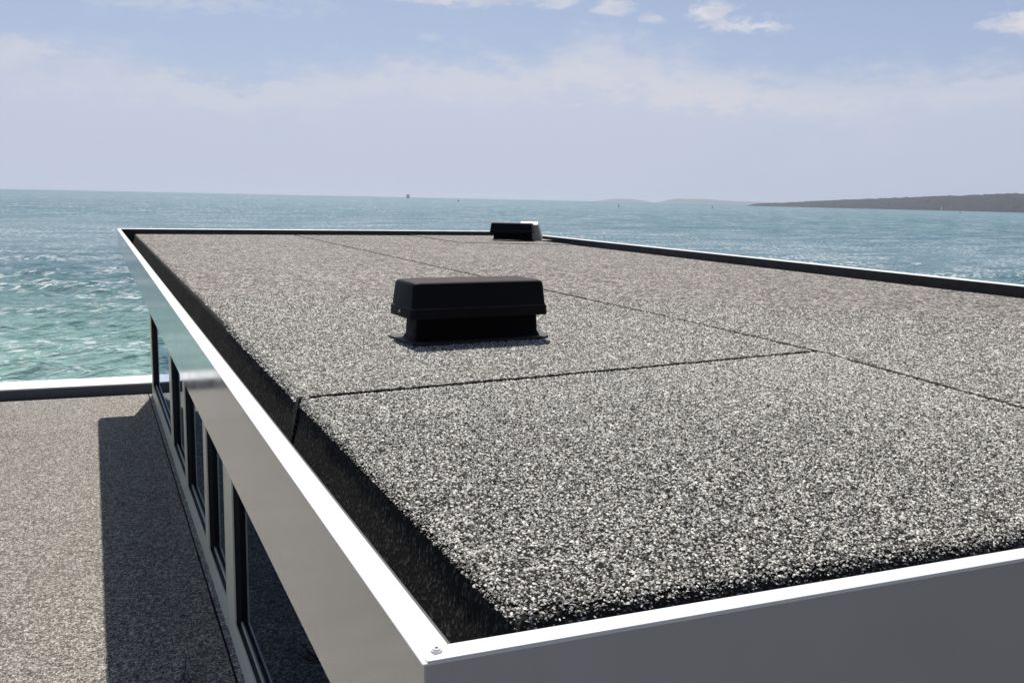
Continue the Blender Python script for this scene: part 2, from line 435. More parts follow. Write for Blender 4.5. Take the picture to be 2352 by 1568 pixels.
# ------------------------------------------------------------------ sea (one sheet to the horizon, waves as geometry)
def build_sea():
    r = [60.0]
    while r[-1] < 900:
        r.append(r[-1] + max(0.32, 0.32 * (r[-1] / 85.0) ** 1.75))
    while r[-1] < 70000:
        r.append(r[-1] * 1.09)
    r = np.array([2.0, 20.0, 40.0, 52.0] + r)
    a_in = np.linspace(-12, 62, 760)
    a_out = np.linspace(62, 348, 70)[1:-1]
    a = np.radians(np.concatenate([a_in, a_out]))
    A, Rr = np.meshgrid(a, r)
    X = Rr * np.sin(A); Y = Rr * np.cos(A)
    Z = np.zeros_like(X); DX = np.zeros_like(X); DY = np.zeros_like(X)
    g = np.random.default_rng(5)
    local = np.gradient(r)[:, None] * np.ones_like(X)
    infield = (A <= math.radians(62.5)) | (A > math.radians(347.0))
    for k in range(80):
        lam = float(np.exp(g.uniform(math.log(1.1), math.log(9))))
        th = math.radians(-108 + g.normal(0, 26))          # running towards the shore
        amp = 0.0115 * lam ** 1.0 * g.uniform(0.5, 1.2)
        kx, ky = math.cos(th) * 2 * math.pi / lam, math.sin(th) * 2 * math.pi / lam
        ph = kx * X + ky * Y + g.uniform(0, 6.28)
        fade = np.clip((lam / np.maximum(local, 1e-3) - 2.0) / 2.5, 0, 1)
        Z += amp * fade * np.cos(ph)
        q = 0.9
        DX -= q * amp * fade * math.cos(th) * np.sin(ph)
        DY -= q * amp * fade * math.sin(th) * np.sin(ph)
    Z *= infield; DX *= infield; DY *= infield
    s = np.std(Z[5:220][:, :760])
    crest = np.clip((Z / s - 1.2) / 1.8, 0, 1)
    nr, na = X.shape
    V = np.stack([X + DX, Y + DY, Z], -1).reshape(-1, 3)
    i = np.arange(nr - 1)[:, None] * na
    j = np.arange(na)[None, :]; j2 = (j + 1) % na
    F = np.stack([i + j, i + j2, i + na + j2, i + na + j], -1).reshape(-1, 4)
    F = F[:, ::-1]
    me = bpy.data.meshes.new('sea')
    me.vertices.add(len(V)); me.vertices.foreach_set('co', V.astype(np.float32).ravel())
    me.loops.add(F.size); me.loops.foreach_set('vertex_index', F.astype(np.int32).ravel())
    me.polygons.add(len(F))
    me.polygons.foreach_set('loop_start', np.arange(0, F.size, 4, dtype=np.int32))
    me.polygons.foreach_set('use_smooth', np.ones(len(F), dtype=bool))
    at = me.attributes.new('crest', 'FLOAT', 'POINT')
    at.data.foreach_set('value', crest.astype(np.float32).ravel())
    me.update(); me.validate()
    o = link('sea', me, None, 'sea_water', 'structure')
    o.location.z = SEA_Z
    return o
build_sea()

# ------------------------------------------------------------------ land
def polar(az_deg, dist, z=0.0):
    t = math.radians(az_deg)
    return (dist * math.sin(t), dist * math.cos(t), z)
def build_headland():
    g = np.random.default_rng(3)
    na, nd = 520, 30
    az_ = np.linspace(38.95, 66.0, na)
    prof_a = [38.95, 39.25, 39.9, 41, 42.5, 44, 46.5, 49, 51.5, 53.8, 58, 62, 66]
    prof_e = [0.0, 0.10, 0.17, 0.22, 0.33, 0.44, 0.60, 0.74, 0.90, 1.02, 1.18, 1.1, 0.85]     # apparent height, degrees
    dist0 = np.interp(az_, [38.95, 44, 54, 66], [7800, 6900, 5600, 5200])
    depth = np.interp(az_, [38.95, 41, 66], [60, 900, 2200])
    hh = np.radians(np.interp(az_, prof_a, prof_e))
    verts, faces = [], []
    bumps = [g.normal(0, 1, na) for _ in range(nd)]
    def sm(x, k):
        return np.convolve(x, np.ones(k) / k, 'same')
    low = sm(g.normal(0, 1, na), 19) * 2.6
    for j in range(nd):
        t = j / (nd - 1)
        d = dist0 + depth * t
        shape = math.sin(min(1, t * 1.45) * math.pi / 2) ** 0.75 if t < 0.70 else math.cos((t - 0.70) / 0.30 * math.pi / 2)
        tex = (sm(bumps[j], 3) * 3.6 + sm(g.normal(0, 1, na), 9) * 4.5 + low * 1.6)
        z = hh * (dist0 + depth * 0.6) * shape + tex * np.clip(hh * dist0 / 40, 0.05, 1) * (0.25 if j == 0 else 1) * (shape > 0.02)
        z = np.maximum(z, -1.0) if j else np.full(na, -1.0)
        for i in range(na):
            verts.append(polar(az_[i], d[i], z[i]))
    for j in range(nd - 1):
        for i in range(na - 1):
            k = j * na + i
            faces.append((k, k + 1, k + na + 1, k + na))
    me = mesh_from(verts, faces, 'headland')
    o = link('headland', me, None, 'bush_cover', 'structure')
    o.location.z = SEA_Z
build_headland()
def build_island(name, a0, a1, dist, prof, label):
    n = 90; nd = 8
    g = np.random.default_rng(int(a0 * 10))
    az_ = np.linspace(a0, a1, n)
    h = np.interp(np.linspace(0, 1, n), [p[0] for p in prof], [p[1] for p in prof])
    h = h + np.convolve(g.normal(0, 1, n), np.ones(5) / 5, 'same') * 4 * (h > 8)
    verts, faces = [], []
    for j in range(nd):
        t = j / (nd - 1)
        s = math.sin(math.pi * t) ** 0.8 if 0 < t < 1 else 0
        for i in range(n):
            verts.append(polar(az_[i], dist + 1500 * t, h[i] * s - 1))
    for j in range(nd - 1):
        for i in range(n - 1):
            k = j * n + i
            faces.append((k, k + 1, k + n + 1, k + n))
    o = link(name, mesh_from(verts, faces, name, True), None, 'far_land', 'structure')
    o.location.z = SEA_Z
    o['label'] = label
build_island('hills', 29.6, 33.4, 27000, [(0, 0), (0.15, 30), (0.35, 85), (0.6, 95), (0.8, 60), (1, 0)], 'faint low island on the horizon, left of the other')
build_island('hills', 33.6, 41.5, 26000, [(0, 0), (0.05, 50), (0.14, 125), (0.35, 130), (0.55, 95), (0.8, 75), (1, 50)], 'faint long island on the horizon behind the headland tip')

gv, gf = [], []
xs = np.linspace(-40, 55, 24); ys = np.linspace(-40, 46, 24)
for y in ys:
    for x in xs:
        e = min(1.0, max(0.0, (y - 27) / 17.0))
        z = -4.2 - 10.5 * e ** 0.8 + 0.15 * math.sin(x * 0.7 + y) - (2.0 * max(0, (abs(x) - 38) / 15) if e == 0 else 0)
        gv.append((x, y, z))
for j in range(23):
    for i in range(23):
        k = j * 24 + i
        gf.append((k, k + 1, k + 25, k + 24))
link('ground', mesh_from(gv, gf, 'ground', True), None, 'grass_ground', 'structure')

# ------------------------------------------------------------------ haze
hz = bmesh.new()
S = 75000.0
prism_bm([(-S, -S), (S, -S), (S, S), (-S, S)], SEA_Z - 3.0, 235.0, hz)
ho = link('haze', bm_mesh(hz, 'haze'), None, None, 'stuff')
mt = bpy.data.materials.new('haze_air'); mt.use_nodes = True
b = NB(mt.node_tree); out = b.n('ShaderNodeOutputMaterial')
pv = b.n('ShaderNodeVolumePrincipled', {'Color': (0.80, 0.88, 1.0), 'Density': 4.8e-5, 'Anisotropy': 0.3})
b.put(out.inputs['Volume'], pv.outputs[0])
ho.data.materials.append(mt)

# ------------------------------------------------------------------ the glazed building
CAPZ = 2.70; FAS_BOT = 2.395; MATZ = 2.625; DECKZ = 2.44
OUT = [(0.373, 1.055), (6.66, 0.725), (7.03, 15.62), (0.427, 15.98)]       # outline, CCW: near-left, near-right, far-right, far-left
bld = thing('glazed_building', 'flat roofed building with stone chip roof, white metal edge and tall dark windows', 'building', (0, 0, 0))
sides = ['near', 'right', 'far', 'left']
CW = [0.040, 0.046, 0.046, 0.047]
cap_out = inset(OUT, -0.003); cap_in = inset(OUT, CW)
fas_in = inset(OUT, 0.018)
gut_out_top = inset(OUT, [c_ - 0.004 for c_ in CW])
MAT_GAP = [0.205, 0.170, 0.130, 0.212]
MAT_OUT = inset(OUT, MAT_GAP)
for i in range(4):
    j = (i + 1) % 4
    prism('fascia_panel', [OUT[i], OUT[j], fas_in[j], fas_in[i]], FAS_BOT, CAPZ - 0.0034, 'silver_paint', bld, 0.0018, 2)
    up = 0.009 if i in (1, 2) else 0.0                # the far copings fall a little inwards
    prism('parapet_cap', [cap_out[i], cap_out[j], cap_in[j], cap_in[i]], CAPZ - 0.0032, [CAPZ + up, CAPZ + up, CAPZ, CAPZ], 'white_powder_coat', bld, 0.0013, 2)
    # gutter trough behind the cap: upright, floor, inner upright
    a0, a1 = cap_in[i], cap_in[j]
    o_ = inset(OUT, [c_ - 0.006 for c_ in CW]); p0, p1 = o_[i], o_[j]
    q = inset(OUT, [g_ + 0.03 for g_ in MAT_GAP]); q0, q1 = q[i], q[j]
    t = 0.004
    o2 = inset(OUT, [c_ + 0.006 for c_ in CW]); s0, s1 = o2[i], o2[j]
    vs, fs = [], []
    prof = [((p0, p1), CAPZ - 0.0036), ((p0, p1), DECKZ + 0.012), ((q0, q1), DECKZ + 0.012), ((q0, q1), DECKZ + 0.017),
            ((s0, s1), DECKZ + 0.019), ((s0, s1), CAPZ - 0.0036)]
    for (u, v), z in prof:
        vs += [(u[0], u[1], z), (v[0], v[1], z)]
    n_ = len(prof)
    for k in range(n_):
        k2 = (k + 1) % n_
        fs.append((2 * k, 2 * k + 1, 2 * k2 + 1, 2 * k2))
    gm = mesh_from(vs, fs, 'gutter')
    bmx = bmesh.new(); bmx.from_mesh(gm); me_ = bm_mesh(bmx, 'gutter')
    link('gutter', me_, bld, 'gutter_dark')
# raised outer lip along the near cap and its lapped corner with a rivet
def along(i, t, d):
    """point on side i at fraction t, d inside the outline"""
    p = np.array(OUT[i]); q = np.array(OUT[(i + 1) % 4]); tt = (q - p) / np.linalg.norm(q - p)
    nn = np.array([-tt[1], tt[0]])
    return p + (q - p) * t + nn * d
pA, pB = along(0, 0.0006, -0.0015), along(0, 0.999, -0.0015)
pC, pD = along(0, 0.999, 0.010), along(0, 0.0006, 0.010)
prism('drip_edge', [pA, pB, pC, pD], CAPZ - 0.0008, CAPZ + 0.0026, 'white_powder_coat', bld, 0.0014, 3)
rv = bmesh.new()
for (rad, z0, z1) in ((0.0085, CAPZ + 0.0002, CAPZ + 0.003), (0.0062, CAPZ + 0.003, CAPZ + 0.005)):
    bmesh.ops.create_cone(rv, cap_ends=True, segments=18, radius1=rad, radius2=rad * 0.86, depth=z1 - z0,
                          matrix=Matrix.Translation((0.3985, 1.079, (z0 + z1) / 2)))
link('rivet', bm_mesh(rv, 'rivet', smooth_angle=40), bld, 'white_powder_coat')
rv = bmesh.new()
bmesh.ops.create_cone(rv, cap_ends=True, segments=12, radius1=0.0022, radius2=0.0022, depth=0.0006,
                      matrix=Matrix.Translation((0.3985, 1.079, CAPZ + 0.0054)))
link('rivet_hole', bm_mesh(rv, 'rivet_hole'), bld, 'black_gasket')

# roof deck under everything
deck_poly = inset(OUT, 0.022)
prism('roof_deck', deck_poly, FAS_BOT + 0.012, DECKZ, 'deck_dark', bld)

# gutter straps: a bent strip from the cap's inner edge to the mat
def strap(side, t, w=0.022, mat='dark_bracket'):
    a = along(side, t, CW[side] - 0.004); bq = along(side, t, MAT_GAP[side] + 0.010)
    e = (np.array(OUT[(side + 1) % 4]) - np.array(OUT[side])); e = e / np.linalg.norm(e) * w / 2
    prof = [(0.0, CAPZ - 0.030)] + [(k / 10, CAPZ - 0.115 - 0.055 * math.sin(math.pi * (0.15 + 0.085 * k))) for k in range(1, 7)]
    vs, fs = [], []
    for f_, z in prof:
        p = a + (bq - a) * f_
        vs += [(*(p - e), z), (*(p + e), z), (*(p + e), z - 0.003), (*(p - e), z - 0.003)]
    for k in range(len(prof) - 1):
        for m_ in range(4):
            fs.append((4 * k + m_, 4 * k + (m_ + 1) % 4, 4 * k + 4 + (m_ + 1) % 4, 4 * k + 4 + m_))
    fs.append((0, 1, 2, 3)); fs.append(tuple(4 * (len(prof) - 1) + m_ for m_ in (3, 2, 1, 0)))
    bmx = bmesh.new(); bmx.from_mesh(mesh_from(vs, fs)); me_ = bm_mesh(bmx, 'gutter_bracket')
    link('gutter_bracket', me_, bld, mat)
LL = 14.93
for y in (1.36, 2.86, 4.36, 6.0, 7.6, 9.2, 10.8, 12.4, 14.0):
    strap(3, 1 - (y - 1.055) / LL)
for y in (3.2, 4.9, 6.62, 8.0, 9.35, 11.15, 13.0):
    strap(1, (y - 0.725) / 14.9)

# roof mats (chip-covered insulation slabs) with rounded edges and open joints
TOP_POLYS = {}
def roof_mat(poly, thick_edges, mat='chip_felt', parent=bld, zt=MATZ, zb=DECKZ + 0.022, name='roof_mat', r_edge=0.04, r_joint=0.008, seg=0.10, wob=0.003, seed=1):
    """poly CCW; thick_edges[i] True where side i is a free rounded edge, else a butt joint"""
    g = np.random.default_rng(seed)
    # subdivide the outline
    def ring(pl):
        out_ = []
        for i in range(len(pl)):
            p = np.array(pl[i]); q = np.array(pl[(i + 1) % len(pl)])
            n = counts[i]
            for k in range(n):
                out_.append(p + (q - p) * k / n)
        return np.array(out_)
    counts = [max(2, int(np.linalg.norm(np.array(poly[i]) - np.array(poly[(i + 1) % len(poly)])) / seg)) for i in range(len(poly))]
    rr = [r_edge if e else r_joint for e in thick_edges]
    lean = [0.030 if e else 0.0 for e in thick_edges]
    rings, zs = [], []
    base = poly
    rings.append(ring(base)); zs.append(zb)
    for a_ in (0, 22, 45, 68, 90):
        s_, c_ = math.sin(math.radians(a_)), 1 - math.cos(math.radians(a_))
        pl = inset(poly, [l_ + r_ * c_ for l_, r_ in zip(lean, rr)])
        rings.append(ring(pl)); zs.append(None if a_ < 90 else zt)
        zs[-1] = (a_, s_)
    nv = len(rings[0])
    rad_per_v = np.concatenate([[rr[i]] * counts[i] for i in range(len(poly))])
    wn = np.convolve(g.normal(0, 1, nv * 3), np.ones(4) / 4, 'same')[nv:2 * nv] * wob
    wn = np.convolve(np.concatenate([wn, wn, wn]), np.ones(3) / 3, 'same')[nv:2 * nv]
    wj = g.normal(0, 1, nv) * wob * 0.45
    cen = rings[0].mean(0)
    verts = []
    for k, (rg, z) in enumerate(zip(rings, zs)):
        nxt = np.roll(rg, -1, 0) - np.roll(rg, 1, 0)
        nrm = np.stack([-nxt[:, 1], nxt[:, 0]], 1); nrm /= np.linalg.norm(nrm, axis=1)[:, None]
        P = rg + nrm * (np.abs(wn) * (1 if k > 0 else 0) + np.abs(wj) * (1 if 0 < k < 5 else 0))[:, None]
        if isinstance(z, tuple):
            zz = zt - rad_per_v * (1 - z[1]) + (wn * 0.25 if k < 5 else 0)
        else:
            zz = np.full(nv, z)
        verts += [(P[i][0], P[i][1], zz[i]) for i in range(nv)]
    faces = []
    K_ = len(rings)
    for k in range(K_ - 1):
        for i in range(nv):
            j = (i + 1) % nv
            faces.append((k * nv + i, k * nv + j, (k + 1) * nv + j, (k + 1) * nv + i))
    me = mesh_from(verts, faces)
    bmx = bmesh.new(); bmx.from_mesh(me)
    bmx.verts.ensure_lookup_table()
    bmx.faces.new([bmx.verts[(K_ - 1) * nv + i] for i in range(nv)])
    bmx.faces.ensure_lookup_table()
    for f_ in bmx.faces:
        f_.material_index = 1 if f_.index < 3 * nv and f_.index >= 0 else 0
    me = bm_mesh(bmx, name, smooth_angle=50)
    o = link(name, me, parent, mat)
    me.materials.append(MATS['felt_edge'])
    return o
# joint lines on the roof
J = [(2.72, None), (2.91, 2.058), (3.091, 3.241), (3.123, 4.411), (3.14, 6.288), (3.12, 7.369), (3.17, 16.0)]
M0, M1, M2, M3 = MAT_OUT
def lerp_y(p, q, x):
    t = (x - p[0]) / (q[0] - p[0]); return p[1] + (q[1] - p[1]) * t
def lerp_x(p, q, y):
    t = (y - p[1]) / (q[1] - p[1]); return p[0] + (q[0] - p[0]) * t
g1 = 0.0140      # half gap of the long joint
jn = (2.74, lerp_y(M0, M1, 2.74)); jf = (3.17, lerp_y(M2, M3, 3.17))
cross_l = (lerp_x(M0, M3, 3.026), 3.026); cross_m = (1.62, 3.105); cross_r = (3.091, 3.241)
g2 = 0.016
def sh_(p, dx_=0.0, dy_=0.0):
    return (p[0] + dx_, p[1] + dy_)
mats = []
mats.append(roof_mat([M0, sh_(jn, -g1), sh_((2.91, 2.058), -g1), sh_(cross_r, -g1, -g2), sh_(cross_m, 0, -g2), sh_(cross_l, 0, -g2)],
         [True, False, False, False, False, True], seed=2, mat='felt_under_chips'))
mats.append(roof_mat([sh_(cross_l, 0, g2), sh_(cross_m, 0, g2), sh_(cross_r, -g1, g2), sh_((3.123, 4.411), -g1), sh_((3.14, 6.288), -g1),
          sh_((3.12, 7.369), -g1), sh_(jf, -g1), M3], [False, False, False, False, False, False, True, True], seed=3))
pf_l, pf_r = (5.16, 13.10), (lerp_x(M1, M2, 12.27), 12.27)
pf_t = (5.17, lerp_y(M2, M3, 5.17))
mats.append(roof_mat([sh_(jn, g1), M1, sh_(pf_r, 0, -0.012), sh_(pf_l, -0.012, -0.02), sh_(pf_t, -0.012), sh_(jf, g1), sh_((3.12, 7.369), g1),
          sh_((3.14, 6.288), g1), sh_((3.123, 4.411), g1), sh_(cross_r, g1), sh_((2.91, 2.058), g1)],
         [True, True, False, False, True, False, False, False, False, False, False], seed=4))
mats.append(roof_mat([sh_(pf_l, 0.008, 0.012), sh_(pf_r, 0, 0.012), M2, sh_(pf_t, 0.008)], [False, True, True, False], seed=5, zt=MATZ + 0.006))

# loose-bonded stone chips, as geometry where they are near enough to be seen singly
def inside(poly, P):
    res = np.zeros(len(P), bool)
    n = len(poly)
    for i in range(n):
        a = poly[i]; c2 = poly[(i + 1) % n]
        cond = ((a[1] > P[:, 1]) != (c2[1] > P[:, 1]))
        xint = (c2[0] - a[0]) * (P[:, 1] - a[1]) / (c2[1] - a[1] + 1e-12) + a[0]
        res ^= cond & (P[:, 0] < xint)
    return res
def chips(parent, poly, x_hi, y_hi, dens, seed, full=False, x_lo_edge=0):
    g = np.random.default_rng(seed)
    x0, x1 = min(p[0] for p in poly), min(x_hi, max(p[0] for p in poly))
    y0, y1 = min(p[1] for p in poly), min(y_hi, max(p[1] for p in poly))
    n = int((x1 - x0) * (y1 - y0) * dens)
    P = np.stack([g.uniform(x0, x1, n), g.uniform(y0, y1, n)], 1)
    ok = inside(poly, P) & (P[:, 0] < 1.5 * P[:, 1] + 0.9)
    dist_ = np.hypot(P[:, 0], P[:, 1])
    ok &= (g.uniform(0, 1, n) < np.clip((6.6 - dist_) / 3.6, 0, 1)) | full
    P = P[ok]; n = len(P)
    if x_lo_edge:                                   # more chips on the rounded left edge
        m_ = int(x_lo_edge * (y1 - y0))
        th_ = np.radians(g.uniform(15, 88, m_) ** 0.97)
        p_, q_ = np.array(MAT_OUT[0]), np.array(MAT_OUT[3])
        yy = g.uniform(y0 + 0.04, y1 - 0.03, m_)
        yy = yy[g.uniform(0, 1, m_) < np.clip((5.0 - yy) / 2.0, 0, 1)]; m_ = len(yy); th_ = th_[:m_]
        xx = p_[0] + (q_[0] - p_[0]) * (yy - p_[1]) / (q_[1] - p_[1]) + 0.030 + 0.04 * (1 - np.sin(th_))
        P = np.concatenate([P, np.stack([xx, yy], 1)]); n = len(P)
    if x_lo_edge and full:
        m_ = 2600
        th_ = np.radians(g.uniform(15, 88, m_)); xx = g.uniform(0.62, 2.7, m_)
        p_, q_ = np.array(MAT_OUT[0]), np.array(MAT_OUT[1])
        yy = p_[1] + (q_[1] - p_[1]) * (xx - p_[0]) / (q_[0] - p_[0]) + 0.030 + 0.04 * (1 - np.sin(th_))
        P = np.concatenate([P, np.stack([xx, yy], 1)]); n = len(P)
    # height on the slab: drop over the rounded edges (distance to the free near and left sides)
    def side_d(i):
        p = np.array(MAT_OUT[i]); q = np.array(MAT_OUT[(i + 1) % 4]); t = (q - p) / np.linalg.norm(q - p)
        nn = np.array([-t[1], t[0]]); return (P - p) @ nn
    z = np.full(n, MATZ)
    tilt = np.zeros((n, 2))
    for i, nv_ in ((0, (0, -1)), (3, (-1, 0))):
        d = side_d(i) - 0.030
        u = np.clip(1 - d / 0.04, 0, 1)
        z -= 0.04 * (1 - np.sqrt(np.clip(1 - u * u, 0, 1)))
    sz = np.exp(g.normal(math.log(0.00228), 0.28, n)); sz = np.clip(sz, 0.0013, 0.0040)
    sz *= np.interp(np.hypot(P[:, 0], P[:, 1]), [2.5, 6.0], [1.0, 1.7])
    el_ = g.uniform(1.0, 1.9, n)
    yaw = g.uniform(0, 2 * math.pi, n)
    hgt = sz * g.uniform(0.55, 1.15, n)
    ang = np.array([0.4, 1.9, 3.4, 5.0])[None, :] + g.normal(0, 0.28, (n, 4))
    rad = sz[:, None] * g.uniform(0.75, 1.2, (n, 4))
    bx = np.cos(ang) * rad * el_[:, None]; by = np.sin(ang) * rad
    bz = g.uniform(-0.30, 0.35, (n, 4)) * sz[:, None]
    ax = g.normal(0, 0.45, n) * sz; ay = g.normal(0, 0.45, n) * sz
    ax2 = ax + np.cos(g.uniform(0, 6.28, n)) * sz * 0.5
    LX = np.concatenate([bx, ax[:, None] - sz[:, None] * 0.45, ax[:, None] + sz[:, None] * 0.45], 1)
    LY = np.concatenate([by, ay[:, None], (ay + g.normal(0, 0.25, n) * sz)[:, None]], 1)
    LZ = np.concatenate([bz, hgt[:, None], (hgt * g.uniform(0.6, 1.0, n))[:, None]], 1)
    cx_, sy_ = np.cos(yaw)[:, None], np.sin(yaw)[:, None]
    V = np.stack([P[:, :1] + LX * cx_ - LY * sy_, P[:, 1:] + LX * sy_ + LY * cx_, z[:, None] + LZ], -1)
    nvx = 6
    tri = np.array([[0, 1, 5], [1, 2, 4], [1, 4, 5], [2, 3, 4], [3, 0, 5], [3, 5, 4]])
    F = (np.arange(n)[:, None, None] * nvx + tri[None]).reshape(-1, 3)
    me = bpy.data.meshes.new('stone_chips')
    V = V.reshape(-1, 3)
    me.vertices.add(len(V)); me.vertices.foreach_set('co', V.astype(np.float32).ravel())
    me.loops.add(F.size); me.loops.foreach_set('vertex_index', F.astype(np.int32).ravel())
    me.polygons.add(len(F)); me.polygons.foreach_set('loop_start', np.arange(0, F.size, 3, dtype=np.int32))
    tone = np.clip(g.beta(1.3, 1.05, n), 0, 1)
    hue = g.uniform(0, 1, n)
    for nm, val in (('tone', tone), ('hue', hue)):
        a = me.attributes.new(nm, 'FLOAT', 'POINT')
        a.data.foreach_set('value', np.repeat(val, nvx).astype(np.float32))
    me.update(); me.validate()
    return link('stone_chips', me, parent, 'chip_stone', 'stuff'), n
def shrink(poly, k=0.012):
    return inset(poly, k)
cp = [M0, sh_(jn, -g1), sh_((2.91, 2.058), -g1), sh_(cross_r, -g1, -g2), sh_(cross_m, 0, -g2), sh_(cross_l, 0, -g2)]
tot = 0
for par, poly, sd_ in ((mats[0], [sh_(cp[0], 0.036, 0.036), sh_(cp[1], -0.008, 0.036), sh_(cp[2], -0.008), sh_(cp[3], -0.008, -0.008), sh_(cp[4], 0, -0.008), sh_(cp[5], 0.036, -0.008)], 21),
                      (mats[1], [sh_(cross_l, 0.036, g2 + 0.006), sh_(cross_m, 0, g2 + 0.006), sh_(cross_r, -g1 - 0.006, g2 + 0.006), (3.107, 4.411), (3.122, 6.4), (0.65, 6.4)], 22),
                      (mats[2], [sh_(jn, g1 + 0.008, 0.036), (6.2, lerp_y(M0, M1, 6.2) + 0.036), (6.2, 6.4), (3.160, 6.4), (3.144, 4.411), sh_(cross_r, g1 + 0.008), sh_((2.91, 2.058), g1 + 0.008)], 23)):
    o_, n_ = chips(par, poly, 7.0, 6.4, {21: 43000}.get(sd_, 25000), sd_, sd_ == 21, {21: 1900, 22: 1500}.get(sd_, 0))
    tot += n_
print('chips', tot)

# ------------------------------------------------------------------ glazed wall under the overhang
WX = 0.838; RX = WX + 0.052
WEND = 15.80
soff = [along(3, 0.999, 0.02), along(3, 0.001, 0.02), (WX + 0.02, 15.9), (WX + 0.02, 1.10)]
prism('soffit', [(0.395, 1.09), (WX + 0.03, 1.09), (WX + 0.03, 15.92), (0.449, 15.92)], FAS_BOT + 0.002, FAS_BOT + 0.011, 'silver_paint', bld)
WT = FAS_BOT + 0.0015
def window(y0, y1):
    """tall window between y0 and y1: pale face frame, black sash, glass set 5 cm back"""
    f = bmesh.new()
    J_ = 0.048
    SILL = 0.215
    for (a0, a1, z0, z1) in ((y0, y0 + J_, 0.004, WT), (y1 - J_, y1, 0.004, WT), (y0 + J_, y1 - J_, 0.004, SILL), (y0 + J_, y1 - J_, WT - 0.06, WT)):
        prism_bm([(WX, a0), (WX + 0.012, a0), (WX + 0.012, a1), (WX, a1)], z0, z1, f)
    fo = link('window', bm_mesh(f, 'window'), bld, 'frame_grey')
    s = bmesh.new()
    a0, a1 = y0 + J_ - 0.012, y1 - J_ + 0.012
    for (b0, b1, z0, z1) in ((a0 - 0.03, a0 + 0.006, 0.004, WT), (a1 - 0.006, a1 + 0.03, 0.004, WT), (a0 + 0.006, a1 - 0.006, 0.004, SILL - 0.012), (a0 + 0.006, a1 - 0.006, WT - 0.05, WT)):
        prism_bm([(WX + 0.0125, b0), (RX + 0.02, b0), (RX + 0.02, b1), (WX + 0.0125, b1)], z0, z1, s)
    link('sash', bm_mesh(s, 'sash'), fo, 'black_gasket')
    bd = bmesh.new()
    prism_bm([(RX - 0.008, a0 + 0.007), (RX - 0.001, a0 + 0.007), (RX - 0.001, a1 - 0.007), (RX - 0.008, a1 - 0.007)], SILL - 0.011, SILL + 0.012, bd)
    link('glazing_bead', bm_mesh(bd, 'glazing_bead'), fo, 'frame_grey')
    box('pane', RX, RX + 0.006, a0 + 0.007, a1 - 0.007, SILL - 0.008, WT - 0.052, 'window_glass', fo)
wins = [(1.20, 2.70), (2.95, 6.52), (6.86, 8.08), (8.20, 9.98), (10.06, 11.72), (11.90, 15.52)]
for y0, y1 in wins:
    window(y0, y1)
edges = [(1.08, 1.20)] + [(wins[k][1], wins[k + 1][0]) for k in range(5)] + [(15.52, WEND)]
for y0, y1 in edges:
    f = bmesh.new()
    prism_bm([(WX + 0.003, y0 + 0.003), (WX + 0.06, y0 + 0.003), (WX + 0.06, y1 - 0.003), (WX + 0.003, y1 - 0.003)], 0.004, WT, f)
    link('mullion', bm_mesh(f, 'mullion'), bld, 'frame_grey')
# other walls and the room behind the glass
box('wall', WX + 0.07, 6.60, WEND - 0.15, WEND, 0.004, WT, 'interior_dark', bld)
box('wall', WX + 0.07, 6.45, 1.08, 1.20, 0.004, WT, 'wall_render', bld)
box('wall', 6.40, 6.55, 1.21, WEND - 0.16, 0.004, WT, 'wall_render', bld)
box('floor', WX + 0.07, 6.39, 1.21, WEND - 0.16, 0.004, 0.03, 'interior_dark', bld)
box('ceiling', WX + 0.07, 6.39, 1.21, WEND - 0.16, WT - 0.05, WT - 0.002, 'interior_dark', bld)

# ------------------------------------------------------------------ lower wing with its own chip roof
wing = thing('flat_roofed_wing', 'lower flat roof of pale stone chips with white edge, below the tall windows', 'building', (0, 0, -4.3))
def sub(o):
    o.location.z += 4.3
    return o
def far_y(x, y_at0):
    return y_at0 - 0.056 * x
sub(box('wall', -7.0, 7.4, -6.0, 15.5, -4.3, -0.35, 'wall_render', wing))
sub(prism('roof_deck', [(-7.2, -6.2), (7.6, -6.2), (7.6, far_y(7.6, 16.45)), (-7.2, far_y(-7.2, 16.45))], -0.345, -0.062, 'deck_dark', wing))
GX = -1.40
sub(roof_mat([(GX + 0.006, -6.0), (0.785, -6.0), (0.785, far_y(0.785, 15.99)), (GX + 0.006, far_y(GX, 15.99))], [True, False, True, False], 'chip_felt_warm', wing,
             zt=0.0, zb=-0.06, r_edge=0.02, r_joint=0.010, seg=0.25, seed=8))
sub(roof_mat([(-7.0, -6.0), (GX - 0.006, -6.0), (GX - 0.006, far_y(GX, 15.99)), (-7.0, far_y(-7.0, 15.99))], [True, False, True, True], 'chip_felt_warm', wing,
             zt=0.0, zb=-0.06, r_edge=0.02, r_joint=0.010, seg=0.25, seed=9))
sub(roof_mat([(0.790, -6.0), (7.2, -6.0), (7.2, far_y(7.2, 15.99)), (0.790, far_y(0.79, 15.99))], [True, True, True, False], 'chip_felt_warm', wing,
             zt=0.001, zb=-0.06, r_edge=0.02, r_joint=0.010, seg=0.25, seed=10))
sub(prism('parapet', [(-7.2, far_y(-7.2, 16.30)), (7.6, far_y(7.6, 16.30)), (7.6, far_y(7.6, 16.94)), (-7.2, far_y(-7.2, 16.94))], -0.06, 0.098, 'parapet_grey', wing))
sub(prism('parapet_cap', [(-7.21, far_y(-7.2, 16.285)), (7.61, far_y(7.6, 16.285)), (7.61, far_y(7.6, 16.96)), (-7.21, far_y(-7.2, 16.96))], 0.1, 0.125, 'coping_white', wing, 0.004, 2))

